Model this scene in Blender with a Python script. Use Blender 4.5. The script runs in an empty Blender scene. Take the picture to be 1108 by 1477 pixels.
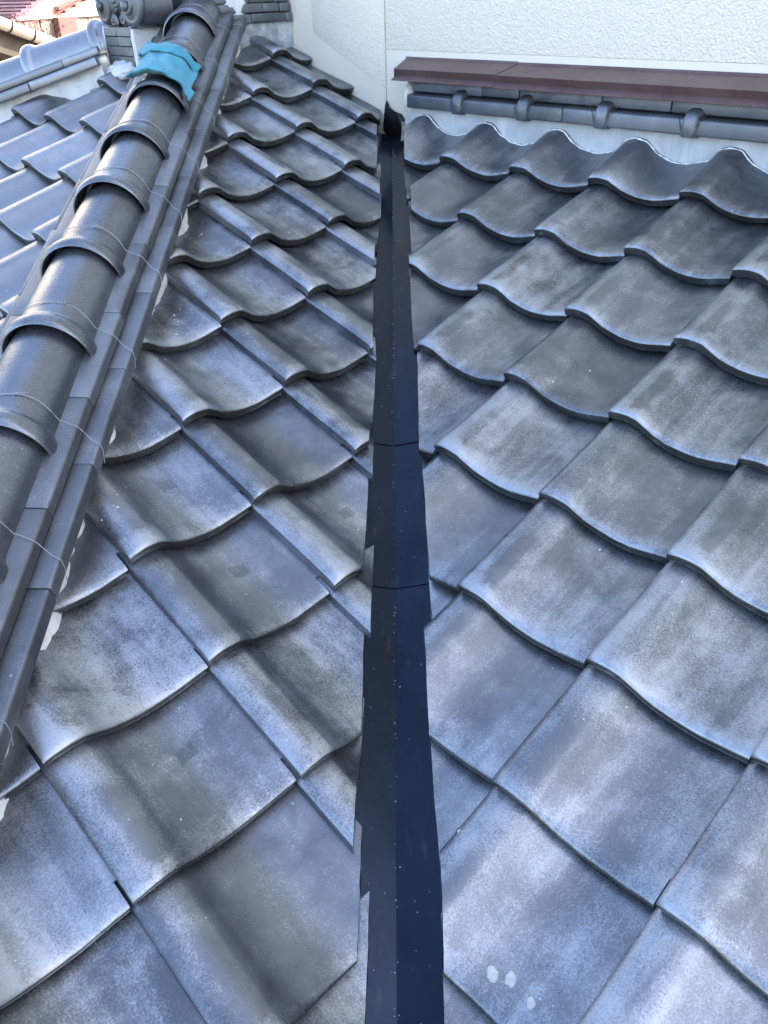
import bpy, bmesh, math, random
from mathutils import Vector, Matrix, noise
rnd = random.Random(11)
SC = bpy.context.scene
COL = SC.collection
Q = 2 ** -0.5

# ------------------------------------------------------------------ camera
F_PX, PITCH, ROLL, YAW = 1133.38, 0.5898, -0.0315, -0.0297
cam_d = bpy.data.cameras.new('camera')
cam = bpy.data.objects.new('camera', cam_d)
COL.objects.link(cam)
fw = Vector((math.sin(YAW) * math.cos(PITCH), math.cos(YAW) * math.cos(PITCH), -math.sin(PITCH)))
rt = Vector((math.cos(YAW), -math.sin(YAW), 0))
up = rt.cross(fw)
r2 = rt * math.cos(ROLL) + up * math.sin(ROLL)
u2 = up * math.cos(ROLL) - rt * math.sin(ROLL)
cam.matrix_world = Matrix(((r2.x, u2.x, -fw.x, 0), (r2.y, u2.y, -fw.y, 0), (r2.z, u2.z, -fw.z, 0), (0, 0, 0, 1)))
cam_d.sensor_fit = 'VERTICAL'
cam_d.sensor_height = 24
cam_d.lens = F_PX * 24 / 1477
cam_d.clip_start = 0.02
cam_d.clip_end = 2000
SC.camera = cam

# ------------------------------------------------------------------ sky, sun, exposure
SUN_EL, SUN_AZ = math.radians(40), math.radians(84)      # azimuth clockwise from +Y: behind the tall house wall
w = bpy.data.worlds.new('World')
SC.world = w
w.use_nodes = True
wn = w.node_tree.nodes
bg = wn['Background']
sky = wn.new('ShaderNodeTexSky')
sky.sky_type = 'NISHITA'
sky.sun_disc = False
sky.sun_elevation = SUN_EL
sky.sun_rotation = SUN_AZ
sky.air_density = 1.0
sky.dust_density = 3.2
sky.ozone_density = 0.7
w.node_tree.links.new(sky.outputs[0], bg.inputs[0])
bg.inputs[1].default_value = 0.15
sl = bpy.data.lights.new('sun', 'SUN')
sl.energy = 3.0
sl.angle = math.radians(0.6)
sl.color = (1, .93, .84)
so = bpy.data.objects.new('sun', sl)
COL.objects.link(so)
so.rotation_euler = (math.pi / 2 - SUN_EL, 0, math.pi - SUN_AZ)
so.location = (8, 2, 8)
vs_ = SC.view_settings
vs_.view_transform = 'Standard'
vs_.look = 'None'
vs_.gamma = 1
vs_.exposure = 2.6

# ------------------------------------------------------------------ helpers
MATS = {}


class NT:
    """small node-tree writer"""
    def __init__(s, name):
        s.m = bpy.data.materials.new(name)
        s.m.use_nodes = True
        s.t = s.m.node_tree
        s.b = s.t.nodes['Principled BSDF']
        MATS[name] = s.m

    def n(s, kind, **kw):
        nd = s.t.nodes.new(kind)
        for k, v in kw.items():
            setattr(nd, k, v)
        return nd

    def l(s, a, b):
        s.t.links.new(a, b)

    def setin(s, nd, i, v):
        if isinstance(v, bpy.types.NodeSocket):
            s.l(v, nd.inputs[i])
        elif v is not None:
            nd.inputs[i].default_value = v

    def math(s, op, a, b=None, c=None, clamp=False):
        nd = s.n('ShaderNodeMath', operation=op, use_clamp=clamp)
        for i, v in enumerate((a, b, c)):
            s.setin(nd, i, v)
        return nd.outputs[0]

    def mix(s, f, a, b, mode='MIX'):
        nd = s.n('ShaderNodeMix', data_type='RGBA', blend_type=mode)
        s.setin(nd, 0, f)
        s.setin(nd, 6, a if isinstance(a, bpy.types.NodeSocket) else (*a, 1))
        s.setin(nd, 7, b if isinstance(b, bpy.types.NodeSocket) else (*b, 1))
        return nd.outputs[2]

    def step(s, x, lo, hi, a=0.0, b=1.0):
        nd = s.n('ShaderNodeMapRange', interpolation_type='SMOOTHSTEP')
        s.setin(nd, 0, x)
        for i, v in ((1, lo), (2, hi), (3, a), (4, b)):
            s.setin(nd, i, v)
        return nd.outputs[0]

    def noise(s, vec, scale, detail=4, rough=.6, dist=0.0):
        nd = s.n('ShaderNodeTexNoise')
        if vec is not None:
            s.l(vec, nd.inputs['Vector'])
        nd.inputs['Scale'].default_value = scale
        nd.inputs['Detail'].default_value = detail
        nd.inputs['Roughness'].default_value = rough
        nd.inputs['Distortion'].default_value = dist
        return nd.outputs[0]

    def mapping(s, vec, scale=(1, 1, 1), loc=(0, 0, 0), rot=(0, 0, 0)):
        nd = s.n('ShaderNodeMapping')
        s.l(vec, nd.inputs[0])
        s.setin(nd, 1, loc)
        nd.inputs[2].default_value = rot
        nd.inputs[3].default_value = scale
        return nd.outputs[0]

    def coord(s, which='Object'):
        return s.n('ShaderNodeTexCoord').outputs[which]

    def bump(s, h, strength=.3, dist=.002):
        nd = s.n('ShaderNodeBump')
        nd.inputs['Strength'].default_value = strength
        nd.inputs['Distance'].default_value = dist
        s.l(h, nd.inputs['Height'])
        s.l(nd.outputs[0], s.b.inputs['Normal'])

    def out(s, **kw):
        for k, v in kw.items():
            s.setin(s.b, {'col': 'Base Color', 'rough': 'Roughness', 'metal': 'Metallic', 'spec': 'Specular IOR Level',
                          'coat': 'Coat Weight', 'sheen': 'Sheen Weight'}[k],
                    (*v, 1) if isinstance(v, tuple) and len(v) == 3 else v)
        return s.m


def mesh_obj(name, bm, mat, parent=None, mw=None, sharp=38, smooth=True):
    me = bpy.data.meshes.new(name)
    bm.normal_update()
    bm.to_mesh(me)
    bm.free()
    if smooth:
        me.polygons.foreach_set('use_smooth', [True] * len(me.polygons))
        me.set_sharp_from_angle(angle=math.radians(sharp))
    if mat:
        me.materials.append(MATS[mat])
    return link(name, me, parent, mw)


def link(name, me, parent=None, mw=None):
    o = bpy.data.objects.new(name, me)
    COL.objects.link(o)
    if parent is not None:
        o.parent = parent
        if mw is not None:
            o.matrix_basis = parent_inv(parent) @ mw
        else:
            o.matrix_basis = parent_inv(parent)
    elif mw is not None:
        o.matrix_basis = mw
    return o


def world_m(o):
    return (world_m(o.parent) @ o.matrix_basis) if o.parent else o.matrix_basis.copy()


def parent_inv(o):
    return world_m(o).inverted()


def empty(name, loc):
    o = bpy.data.objects.new(name, None)
    COL.objects.link(o)
    o.matrix_basis = Matrix.Translation(Vector(loc))
    o.empty_display_size = .1
    return o


def tag(o, label=None, cat=None, group=None, kind=None):
    for k, v in (('label', label), ('category', cat), ('group', group), ('kind', kind)):
        if v:
            o[k] = v
    return o


def frame(o, x, y, z):
    x, y, z, o = Vector(x), Vector(y), Vector(z), Vector(o)
    return Matrix(((x.x, y.x, z.x, o.x), (x.y, y.y, z.y, o.y), (x.z, y.z, z.z, o.z), (0, 0, 0, 1)))


def add_box(bm, x0, x1, y0, y1, z0, z1, M=None):
    vs = [bm.verts.new((x, y, z)) for z in (z0, z1) for x, y in ((x0, y0), (x1, y0), (x1, y1), (x0, y1))]
    for f in ((0, 3, 2, 1), (4, 5, 6, 7), (0, 1, 5, 4), (1, 2, 6, 5), (2, 3, 7, 6), (3, 0, 4, 7)):
        bm.faces.new([vs[i] for i in f])
    if M is not None:
        for v in vs:
            v.co = M @ v.co
    return vs


def bevel_all(bm, wdt=.003, seg=2, ang=30):
    bm.normal_update()
    ed = [e for e in bm.edges if len(e.link_faces) == 2 and e.calc_face_angle(0) > math.radians(ang)]
    bmesh.ops.bevel(bm, geom=ed, offset=wdt, segments=seg, affect='EDGES', profile=.5)


def extrude_profile(bm, pts, t0, t1, nseg=1, jit=0.0, seed=0, axis='y', rough=0.0):
    """closed (a,b) profile extruded along the local axis; rough jitters each ring's points"""
    rows = []
    for i in range(nseg + 1):
        t = t0 + (t1 - t0) * i / nseg
        row = []
        for k, (a, b) in enumerate(pts):
            da = db = 0
            if rough:
                n_ = noise.noise_vector(Vector((t * 40 + seed, k * 3.7, seed * 1.3)))
                da, db = n_.x * rough, n_.y * rough
            row.append(bm.verts.new((a + da, t, b + db) if axis == 'y' else (t, a + da, b + db)))
        rows.append(row)
    n = len(pts)
    fs = []
    for i in range(nseg):
        for k in range(n):
            fs.append(bm.faces.new((rows[i][k], rows[i][(k + 1) % n], rows[i + 1][(k + 1) % n], rows[i + 1][k])))
    fs.append(bm.faces.new(rows[0][::-1]))
    fs.append(bm.faces.new(rows[-1]))
    bmesh.ops.recalc_face_normals(bm, faces=fs)
    return rows


def add_tube(bm, pts, r, n=6):
    pts = [Vector(p) for p in pts]
    rings = []
    for i, p in enumerate(pts):
        d = (pts[min(i + 1, len(pts) - 1)] - pts[max(i - 1, 0)]).normalized()
        a = d.orthogonal().normalized() if i == 0 else (pa - d * pa.dot(d)).normalized()
        pa = a
        b = d.cross(a)
        rr = r[i] if isinstance(r, (list, tuple)) else r
        rings.append([bm.verts.new(p + (a * math.cos(t) + b * math.sin(t)) * rr) for t in [2 * math.pi * k / n for k in range(n)]])
    for A, B in zip(rings, rings[1:]):
        for k in range(n):
            bm.faces.new((A[k], A[(k + 1) % n], B[(k + 1) % n], B[k]))
    bm.faces.new(rings[0][::-1])
    bm.faces.new(rings[-1])


# ------------------------------------------------------------------ materials
def ibushi(name, base, pale, amount, brown=0.25, tile=True, rough=.42, bright_rim=True):
    """smoked silver-grey clay: carbon skin, mottled wear, speckle, rubbed rim (tile coordinates in the UV map)"""
    k = NT(name)
    oi = k.n('ShaderNodeObjectInfo')
    rand = oi.outputs['Random']
    obj = k.coord('Object')
    off = k.n('ShaderNodeCombineXYZ')
    k.l(k.math('MULTIPLY', rand, 37.0), off.inputs[0])
    k.l(k.math('MULTIPLY', rand, 91.0), off.inputs[1])
    k.l(k.math('MULTIPLY', rand, 53.0), off.inputs[2])
    add = k.n('ShaderNodeVectorMath', operation='ADD')
    k.l(obj, add.inputs[0])
    k.l(off.outputs[0], add.inputs[1])
    P = add.outputs[0]
    big = k.noise(P, 9, 3, .55, .6)
    mid = k.noise(P, 26, 5, .65, .4)
    fine = k.noise(P, 330, 3, .7)
    grain = k.noise(P, 900, 2, .6)
    streak = k.noise(k.mapping(P, (150, 7, 40)), 1, 4, .6)
    run = k.noise(k.mapping(P, (34, 3.5, 12)), 1, 4, .6, .6)
    # speckled wear mask: broad cloud, eaten by the fine grain
    cloud = k.math('ADD', k.math('ADD', k.math('MULTIPLY', big, .40), k.math('MULTIPLY', mid, .28)), .16)
    wear_sheen_in = k.math('ADD', cloud, k.math('ADD', k.math('MULTIPLY', k.math('SUBTRACT', fine, .5), .50), k.math('MULTIPLY', k.math('SUBTRACT', grain, .5), .35)))
    wear_sheen_in = k.math('ADD', wear_sheen_in, k.math('MULTIPLY', k.math('SUBTRACT', run, .5), .34))
    thr = k.math('SUBTRACT', .60, k.math('MULTIPLY', k.math('FRACT', k.math('MULTIPLY', rand, 7.31)), .16))
    if tile:
        uv = k.n('ShaderNodeUVMap').outputs[0]
        sep = k.n('ShaderNodeSeparateXYZ')
        k.l(uv, sep.inputs[0])
        U, V = sep.outputs[0], sep.outputs[1]
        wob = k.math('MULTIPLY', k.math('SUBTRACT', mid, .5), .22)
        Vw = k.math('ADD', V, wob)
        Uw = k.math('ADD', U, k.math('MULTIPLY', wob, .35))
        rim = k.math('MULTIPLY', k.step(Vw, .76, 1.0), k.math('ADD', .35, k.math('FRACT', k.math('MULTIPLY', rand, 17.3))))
        roll = k.math('MULTIPLY', k.step(Uw, .33, .20), .8)  # pale crest stripe: speckled wear plus sky reflection painted as colour
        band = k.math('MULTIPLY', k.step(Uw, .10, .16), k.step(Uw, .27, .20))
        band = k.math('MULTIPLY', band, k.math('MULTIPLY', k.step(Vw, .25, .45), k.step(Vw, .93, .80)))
        wear_sheen_in = k.math('ADD', wear_sheen_in, k.math('MULTIPLY', rim, .085))
        wear_sheen_in = k.math('ADD', wear_sheen_in, k.math('MULTIPLY', roll, .08))
        r5 = k.math('FRACT', k.math('MULTIPLY', rand, 23.7))
        wear_sheen_in = k.math('SUBTRACT', wear_sheen_in, k.math('MULTIPLY', band, k.math('MULTIPLY', r5, .22)))
    wear = k.step(wear_sheen_in, k.math('SUBTRACT', thr, .10), k.math('ADD', thr, .22))
    wear = k.math('MULTIPLY', wear, amount)
    soft = k.math('MULTIPLY', k.step(cloud, .42, .62), .30 * amount)
    wear = k.math('MAXIMUM', wear, soft)
    r2_ = k.math('FRACT', k.math('MULTIPLY', rand, 13.7))
    b0 = k.mix(r2_, tuple(c * .66 for c in base), tuple(c * 1.28 for c in base))
    b0 = k.mix(k.math('MULTIPLY', k.step(big, .45, .75), brown), b0, (.155, .135, .115))
    b0 = k.mix(k.math('MULTIPLY', k.step(mid, .35, .7), .4), b0, tuple(c * .62 for c in base))
    col = k.mix(wear, b0, pale)
    col = k.mix(k.math('MULTIPLY', k.step(streak, .62, .75), .10), col, (.45, .46, .47))
    # scratches: thin pale arcs, only here and there
    scr = k.n('ShaderNodeTexWave', wave_type='BANDS', bands_direction='DIAGONAL')
    k.l(k.mapping(P, (1, 1, 1), rot=(0, 0, .5)), scr.inputs['Vector'])
    scr.inputs['Scale'].default_value = 26
    scr.inputs['Distortion'].default_value = 7
    scr.inputs['Detail'].default_value = 2
    scr.inputs['Detail Scale'].default_value = 1.2
    sm_ = k.math('MULTIPLY', k.math('GREATER_THAN', scr.outputs['Fac'], .9975), k.step(k.noise(P, 19, 2), .63, .68))
    col = k.mix(k.math('MULTIPLY', sm_, .30), col, (.62, .63, .64))
    # pits and stuck-on specks
    vor = k.n('ShaderNodeTexVoronoi')
    k.l(P, vor.inputs['Vector'])
    vor.inputs['Scale'].default_value = 46
    sp = k.math('MULTIPLY', k.math('LESS_THAN', vor.outputs['Distance'], .075),
                k.math('GREATER_THAN', k.n('ShaderNodeSeparateColor').outputs[0] if False else k.noise(P, 11, 1), .57))
    col = k.mix(k.math('MULTIPLY', sp, .55), col, (.62, .63, .62))
    pit = k.math('GREATER_THAN', k.noise(P, 170, 2, .5), .715)
    col = k.mix(k.math('MULTIPLY', pit, .4), col, (.03, .031, .034))
    if tile:
        # flat kiln mark near the tile's head
        mk = k.math('MULTIPLY', k.math('MULTIPLY', k.step(U, .575, .585), k.step(U, .70, .69)),
                    k.math('MULTIPLY', k.step(Vw, .33, .34), k.step(Vw, .45, .44)))
        mk = k.math('MULTIPLY', mk, k.math('GREATER_THAN', k.math('FRACT', k.math('MULTIPLY', rand, 5.77)), .84))
        col = k.mix(k.math('MULTIPLY', mk, .4), col, (.055, .058, .066))
        # front face darkened: painted shade, tinted with moss and dust
        ed = k.math('MULTIPLY', k.step(V, .993, 1.0), k.step(mid, .22, .50))
        col = k.mix(k.math('MULTIPLY', ed, .88), col, (.060, .059, .042))
    ro = k.math('ADD', k.math('ADD', rough - .07, k.math('MULTIPLY', fine, .12)), k.math('MULTIPLY', wear, .16))
    k.bump(k.math('ADD', k.math('MULTIPLY', fine, .35), k.math('ADD', k.math('MULTIPLY', grain, .3), k.math('MULTIPLY', mid, 1.2))), .30, .0018)
    k.out(col=col, rough=ro, metal=.82, spec=.5)
    return k


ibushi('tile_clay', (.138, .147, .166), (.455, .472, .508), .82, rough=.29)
ibushi('tile_clay_skylit', (.25, .262, .285), (.34, .352, .375), .55, brown=.03, rough=.34)  # paler copy of the tile clay: this slope's sky reflection put into colour
ibushi('ridge_clay', (.150, .161, .183), (.27, .287, .318), .50, brown=.1, tile=False, rough=.27)
ibushi('ornament_clay', (.13, .137, .15), (.26, .27, .29), .7, brown=.3, tile=False, rough=.46)
ibushi('ridge_clay_clean', (.24, .255, .285), (.33, .345, .37), .6, brown=.05, tile=False, rough=.30)
ibushi('course_clay', (.15, .16, .178), (.31, .33, .36), .75, brown=.3, tile=False, rough=.44)

k = NT('plaster')
P = k.coord()
n1 = k.noise(P, 9, 5, .6)
n2 = k.noise(P, 160, 4, .7)
c = k.mix(k.step(n1, .35, .7), (.62, .63, .62), (.78, .78, .76))
c = k.mix(k.math('MULTIPLY', k.step(k.noise(k.mapping(P, (40, 40, 3)), 1, 3), .5, .72), .35), c, (.36, .38, .40))
k.bump(k.math('ADD', n2, k.math('MULTIPLY', n1, 1.5)), .5, .004)
k.out(col=c, rough=.85, spec=.25)

k = NT('blue_grey_mortar')
P = k.coord()
n1 = k.noise(P, 11, 5, .6)
c = k.mix(k.step(n1, .35, .7), (.42, .43, .44), (.58, .585, .59))
c = k.mix(k.math('MULTIPLY', k.step(k.noise(k.mapping(P, (22, 22, 2)), 1, 3), .55, .70), .5), c, (.68, .69, .69))
k.bump(k.math('ADD', k.noise(P, 150, 4, .7), n1), .4, .004)
k.out(col=c, rough=.85, spec=.25)

k = NT('grey_mortar')
P = k.coord()
n1 = k.noise(P, 14, 5, .65)
c = k.mix(k.step(n1, .38, .66), (.24, .26, .28), (.50, .52, .53))
k.bump(k.noise(P, 120, 4, .7), .5, .004)
k.out(col=c, rough=.85, spec=.25)

k = NT('stucco')
P = k.coord()
v1 = k.n('ShaderNodeTexVoronoi', feature='SMOOTH_F1')
wv = k.n('ShaderNodeVectorMath', operation='ADD')
k.l(P, wv.inputs[0])
nv = k.n('ShaderNodeTexNoise')
nv.inputs['Scale'].default_value = 60
k.l(P, nv.inputs['Vector'])
sc_ = k.n('ShaderNodeVectorMath', operation='SCALE')
k.l(nv.outputs['Color'], sc_.inputs[0])
sc_.inputs['Scale'].default_value = .02
k.l(sc_.outputs[0], wv.inputs[1])
k.l(wv.outputs[0], v1.inputs['Vector'])
v1.inputs['Scale'].default_value = 165
h = k.math('ADD', v1.outputs['Distance'], k.math('MULTIPLY', k.noise(P, 120, 4, .6, .8), 1.3))
k.bump(h, .7, .004)
c = k.mix(k.math('MULTIPLY', k.step(k.noise(P, 2.2, 4), .4, .7), .5), (.935, .860, .715), (.905, .83, .685))
k.out(col=c, rough=.8, spec=.3)

k = NT('smooth_trim')
P = k.coord()
n1 = k.noise(P, 5, 5, .6)
c = k.mix(k.math('MULTIPLY', k.step(n1, .45, .7), .5), (.84, .765, .63), (.79, .715, .585))
k.bump(k.noise(P, 90, 3, .6), .12, .002)
k.out(col=c, rough=.7, spec=.3)

k = NT('caulk')
k.out(col=(.52, .49, .42), rough=.7)

k = NT('maroon_metal')
P = k.coord()
n1 = k.noise(P, 6, 5, .65, .5)
n2 = k.noise(k.mapping(P, (1, 1, 1)), 60, 4, .7)
c = k.mix(k.step(n1, .35, .7), (.092, .048, .046), (.128, .075, .071))
c = k.mix(k.math('MULTIPLY', k.step(n2, .55, .75), .35), c, (.25, .19, .19))
k.bump(k.noise(P, 12, 3), .10, .006)
k.out(col=c, rough=k.math('ADD', .38, k.math('MULTIPLY', n2, .2)), spec=.5, metal=.1)

k = NT('valley_metal')
P = k.coord()
n1 = k.noise(P, 4, 4, .6, .4)
n2 = k.noise(k.mapping(P, (60, 2, 60)), 1, 4, .6)
c = k.mix(k.step(n1, .35, .7), (.007, .013, .025), (.011, .021, .041))
c = k.mix(k.math('MULTIPLY', k.step(n2, .58, .8), .30), c, (.05, .06, .07))
c = k.mix(k.math('MULTIPLY', k.step(k.noise(k.mapping(P, (26, 5, 26)), 1, 5, .7), .60, .70), .25), c, (.075, .075, .07))
sp = k.math('GREATER_THAN', k.noise(P, 190, 1, .5), .80)
c = k.mix(k.math('MULTIPLY', sp, .8), c, (.35, .37, .40))
k.bump(k.noise(P, 5, 2), .12, .01)
k.out(col=c, rough=k.math('ADD', .09, k.math('MULTIPLY', n2, .18)), spec=.32, metal=.6)

k = NT('sealant')
k.bump(k.noise(k.coord(), 90, 3), .6, .004)
k.out(col=(.006, .006, .007), rough=.4)

k = NT('wire_metal')
k.out(col=(.34, .35, .36), rough=.45, metal=.8)

k = NT('deck')
k.out(col=(.035, .032, .03), rough=.9)

k = NT('cloth')
P = k.coord()
n1 = k.noise(P, 16, 4, .6)
wv1 = k.n('ShaderNodeTexWave', bands_direction='X')
wv1.inputs['Scale'].default_value = 210
k.l(P, wv1.inputs['Vector'])
wv2 = k.n('ShaderNodeTexWave', bands_direction='Y')
wv2.inputs['Scale'].default_value = 210
k.l(P, wv2.inputs['Vector'])
c = k.mix(k.step(n1, .3, .7), (.040, .24, .33), (.066, .31, .40))
c = k.mix(k.math('MULTIPLY', k.step(k.noise(P, 40, 4), .58, .72), .3), c, (.03, .20, .27))
k.bump(k.math('ADD', k.math('MULTIPLY', k.math('ADD', wv1.outputs['Fac'], wv2.outputs['Fac']), .15), k.noise(P, 45, 4)), .45, .004)
k.out(col=c, rough=.9, spec=.15, sheen=.25)


def plain(name, col, rough=.7, var=.25, scale=6, metal=0.0, bump=0.0):
    k = NT(name)
    P = k.coord()
    n1 = k.noise(P, scale, 4, .6)
    k.out(col=k.mix(k.step(n1, .3, .7), tuple(c * (1 - var) for c in col), tuple(min(1, c * (1 + var)) for c in col)), rough=rough, metal=metal)
    if bump:
        k.bump(k.noise(P, scale * 12, 3), bump, .01)
    return k


plain('cream_paint', (.66, .60, .51), .8, .08, 1.5)
plain('neighbour_roof', (.10, .062, .088), .5, .15, 3)
plain('red_trim', (.30, .075, .065), .5, .15, 5)
plain('brown_post', (.13, .055, .05), .6, .2, 5)
plain('gutter_plastic', (.52, .46, .40), .45, .15, 4)
plain('dark_wood', (.045, .035, .028), .8, .3, 8)
plain('brown_board', (.10, .045, .03), .75, .3, 8)
plain('red_leaf', (.20, .035, .03), .6, .4, 20)
plain('bark', (.16, .12, .10), .85, .3, 20)
plain('pale_drop', (.42, .43, .42), .8, .15, 60)
plain('ground', (.16, .145, .12), .95, .3, .8, bump=.3)
k = NT('weathered_board')
P = k.coord()
n1 = k.noise(k.mapping(P, (14, 14, .7)), 1, 5, .65)
oi = k.n('ShaderNodeObjectInfo')
c = k.mix(n1, (.075, .06, .05), (.21, .19, .165))
c = k.mix(k.math('MULTIPLY', oi.outputs['Random'], .5), c, (.20, .13, .11))
k.out(col=c, rough=.85)

# ------------------------------------------------------------------ roof planes (camera-relative metres; roof pitch 4 in 10)
S = .40
CN = 1 / math.sqrt(1 + S * S)
Z0R, Z0L = -1.2124, -1.2402
XH, YH = -.70, 3.375                    # hip axes; they meet at the apex
Z0M = Z0L - 2 * S * Q * XH
W_T, L_T = .265, .2382                 # tile pitch across and along
ROW_R, DN_R = Vector((Q, -Q, 0)), Vector((-Q, -Q, -S)) * CN
ROW_L, DN_L = Vector((Q, Q, 0)), Vector((Q, -Q, -S)) * CN
N_R = (-DN_R).cross(ROW_R) * -1
N_L = (-DN_L).cross(ROW_L) * -1
P_R, P_L = Vector((.28, 2.7733, -.3488)), Vector((-.4467, 3.2866, -.1843))
o_ = ROW_R * (-.345 + 0) * W_T + DN_R * (-.71) * L_T
P_M = Vector((0, 0, Z0M)) + o_
WALL_W = 3.13                          # the house wall stands on x + y = WALL_W

# ------------------------------------------------------------------ roof tile
PROF = [(0, -.0030), (.004, .0010), (.014, .0048), (.03, .0072), (.045, .0066), (.060, .0038), (.0655, .0012), (.078, -.0080), (.098, -.0225), (.118, -.0305),
        (.14, -.0370), (.165, -.0400), (.19, -.0392), (.215, -.0345), (.24, -.0280), (.2615, -.0225), (.28, -.0200), (.300, -.0185)]
VST = [(-.055, 0), (-.01, 0), (.05, 0), (.11, 0), (.165, 0), (L_T - .042, 0), (L_T - .022, -.0002), (L_T - .011, -.0009), (L_T - .005, -.0024), (L_T - .0013, -.0048), (L_T, -.0072)]
TH = .0205
TILT = .031


def tile_bm(seed):
    r = random.Random(seed)
    bm = bmesh.new()
    uvl = bm.loops.layers.uv.new('UVMap')
    wl, wr, bow = r.uniform(-.0015, .0015), r.uniform(-.0025, .0025), r.uniform(-.002, .002)
    nu, nv = len(PROF), len(VST)
    top, bot, tuv = {}, {}, {}
    for i, (u, h) in enumerate(PROF):
        for j, (v, dh) in enumerate(VST):
            f = max(0, v / L_T)
            e = h - TILT * (1 - v / L_T) + dh + f * (wl * (1 - u / .265) + wr * (u / .265)) + bow * 4 * f * (1 - f)
            fu = u
            fv = v
            if j >= nv - 3:
                fv += noise.noise(Vector((u * 30, seed * 3.1, 0))) * .0012
            t = TH + (-.0020 if i == 0 else -.0010 if i == 1 else 0)
            top[i, j] = bm.verts.new((fu, -fv, e))
            bot[i, j] = bm.verts.new((fu + (.0006 if i == 0 else 0), -fv + (.004 if j == nv - 1 else 0), h - TILT * (1 - v / L_T) - t + (.0 if j < nv - 3 else -.003)))
            tuv[top[i, j]] = tuv[bot[i, j]] = (u / W_T, v / L_T)
    cell = lambda i, j: 0 <= i < nu - 1 and 0 <= j < nv - 1 and not (i >= nu - 3 and j >= 5)
    for i in range(nu - 1):
        for j in range(nv - 1):
            if not cell(i, j):
                continue
            bm.faces.new((top[i, j], top[i, j + 1], top[i + 1, j + 1], top[i + 1, j]))
            bm.faces.new((bot[i, j], bot[i + 1, j], bot[i + 1, j + 1], bot[i, j + 1]))
            for (a, b, ni, nj) in (((i, j), (i, j + 1), i - 1, j), ((i + 1, j + 1), (i + 1, j), i + 1, j), ((i + 1, j), (i, j), i, j - 1), ((i, j + 1), (i + 1, j + 1), i, j + 1)):
                if not cell(ni, nj):
                    bm.faces.new((top[b], top[a], bot[a], bot[b]))
    loose = [v for v in bm.verts if not v.link_faces]
    for v in loose:
        tuv.pop(v)
    bmesh.ops.delete(bm, geom=loose, context='VERTS')
    for f in bm.faces:
        for lp in f.loops:
            lp[uvl].uv = tuv[lp.vert]
    bmesh.ops.recalc_face_normals(bm, faces=bm.faces[:])
    return bm


NVAR = 6
TILE_ME = {}


def tile_mesh(var, mat):
    if (var, mat) not in TILE_ME:
        me = bpy.data.meshes.new('roof_tile')
        bm = tile_bm(var)
        bm.to_mesh(me)
        bm.free()
        me.polygons.foreach_set('use_smooth', [True] * len(me.polygons))
        me.set_sharp_from_angle(angle=math.radians(40))
        me.materials.append(MATS[mat])
        TILE_ME[var, mat] = me
    return TILE_ME[var, mat]


def lay_tiles(slope, P0, row, dn, nrm, rr, cc, clips, keep, mat, coff={}, raised={}):
    """clips: (point, removed-side normal, jitter); keep(centre) decides what is built"""
    cnt = 0
    for r in range(*rr):
        for c_ in range(*cc):
            o = P0 + row * (W_T * c_ + coff.get(c_, 0)) + dn * L_T * (r - 1)
            cen = o + row * .13 + dn * .12
            if not keep(cen):
                continue
            jr = random.Random(r * 101 + c_ * 7 + int(P0.x * 1000))
            x = row.copy()
            y = -dn
            wsc = 1 + (coff.get(c_ + 1, coff.get(c_, 0) if not coff else 0 if c_ + 1 > -4 else -.010) - coff.get(c_, 0)) / W_T if coff else 1
            o2 = o + row * jr.uniform(-.0018, .0018) + dn * jr.uniform(-.003, .003) + nrm * jr.uniform(-.0008, .0012)
            M = frame(o2, x, y, nrm) @ Matrix.Rotation(math.radians(jr.uniform(-.45, .45)), 4, 'Z') @ Matrix.Diagonal((wsc, 1, 1, 1))
            if r in raised:
                M = M @ Matrix.Translation((0, -L_T, 0)) @ Matrix.Rotation(raised[r] / L_T, 4, 'X') @ Matrix.Translation((0, L_T, 0))
            var = jr.randrange(NVAR)
            corners = [M @ Vector((u, -v, -.01)) for u in (0, .30) for v in (-.055, L_T)]
            todo = []
            dead = False
            for pt, no, jit in clips:
                d = [(k_ - pt).dot(no) for k_ in corners]
                if min(d) > -.012:
                    dead = True
                elif max(d) > 0:
                    todo.append((pt, no, jit))
            if dead:
                continue
            if not todo:
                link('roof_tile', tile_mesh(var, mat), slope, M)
            else:
                bm = tile_bm(var)
                bm.transform(M)
                ok = True
                for pt, no, jit in todo:
                    j1 = jr.uniform(-1, 1) * jit * (2.0 if jit > .0045 else 1)
                    n2_ = (no + Vector((-no.y, no.x, 0)) * jr.uniform(-1, 1) * jit * 6).normalized()
                    # extra cuts so that the sawn edge can wander
                    p_ = cen + (pt - cen).dot(no) / no.dot(no) * no + no * j1
                    g = bm.verts[:] + bm.edges[:] + bm.faces[:]
                    res = bmesh.ops.bisect_plane(bm, geom=g, plane_co=p_, plane_no=n2_, clear_outer=True)
                    cut = [e for e in res['geom_cut'] if isinstance(e, bmesh.types.BMEdge)]
                    if not bm.faces:
                        ok = False
                        break
                    if cut:
                        bmesh.ops.holes_fill(bm, edges=cut, sides=0)
                        if jit:
                            for v in {v for e in cut if e.is_valid for v in e.verts}:
                                nz = noise.noise(Vector((v.co.y * 70, v.co.x * 9, r * 5.3 + c_))) + .6 * noise.noise(Vector((v.co.y * 190, 3, r + c_ * 2.2)))
                                v.co += no * nz * jit * .22
                if not ok or sum(f.calc_area() for f in bm.faces) < .004:
                    bm.free()
                    continue
                bm.transform(M.inverted())
                bmesh.ops.recalc_face_normals(bm, faces=bm.faces[:])
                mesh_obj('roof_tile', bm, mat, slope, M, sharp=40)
            cnt += 1
    return cnt


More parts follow.
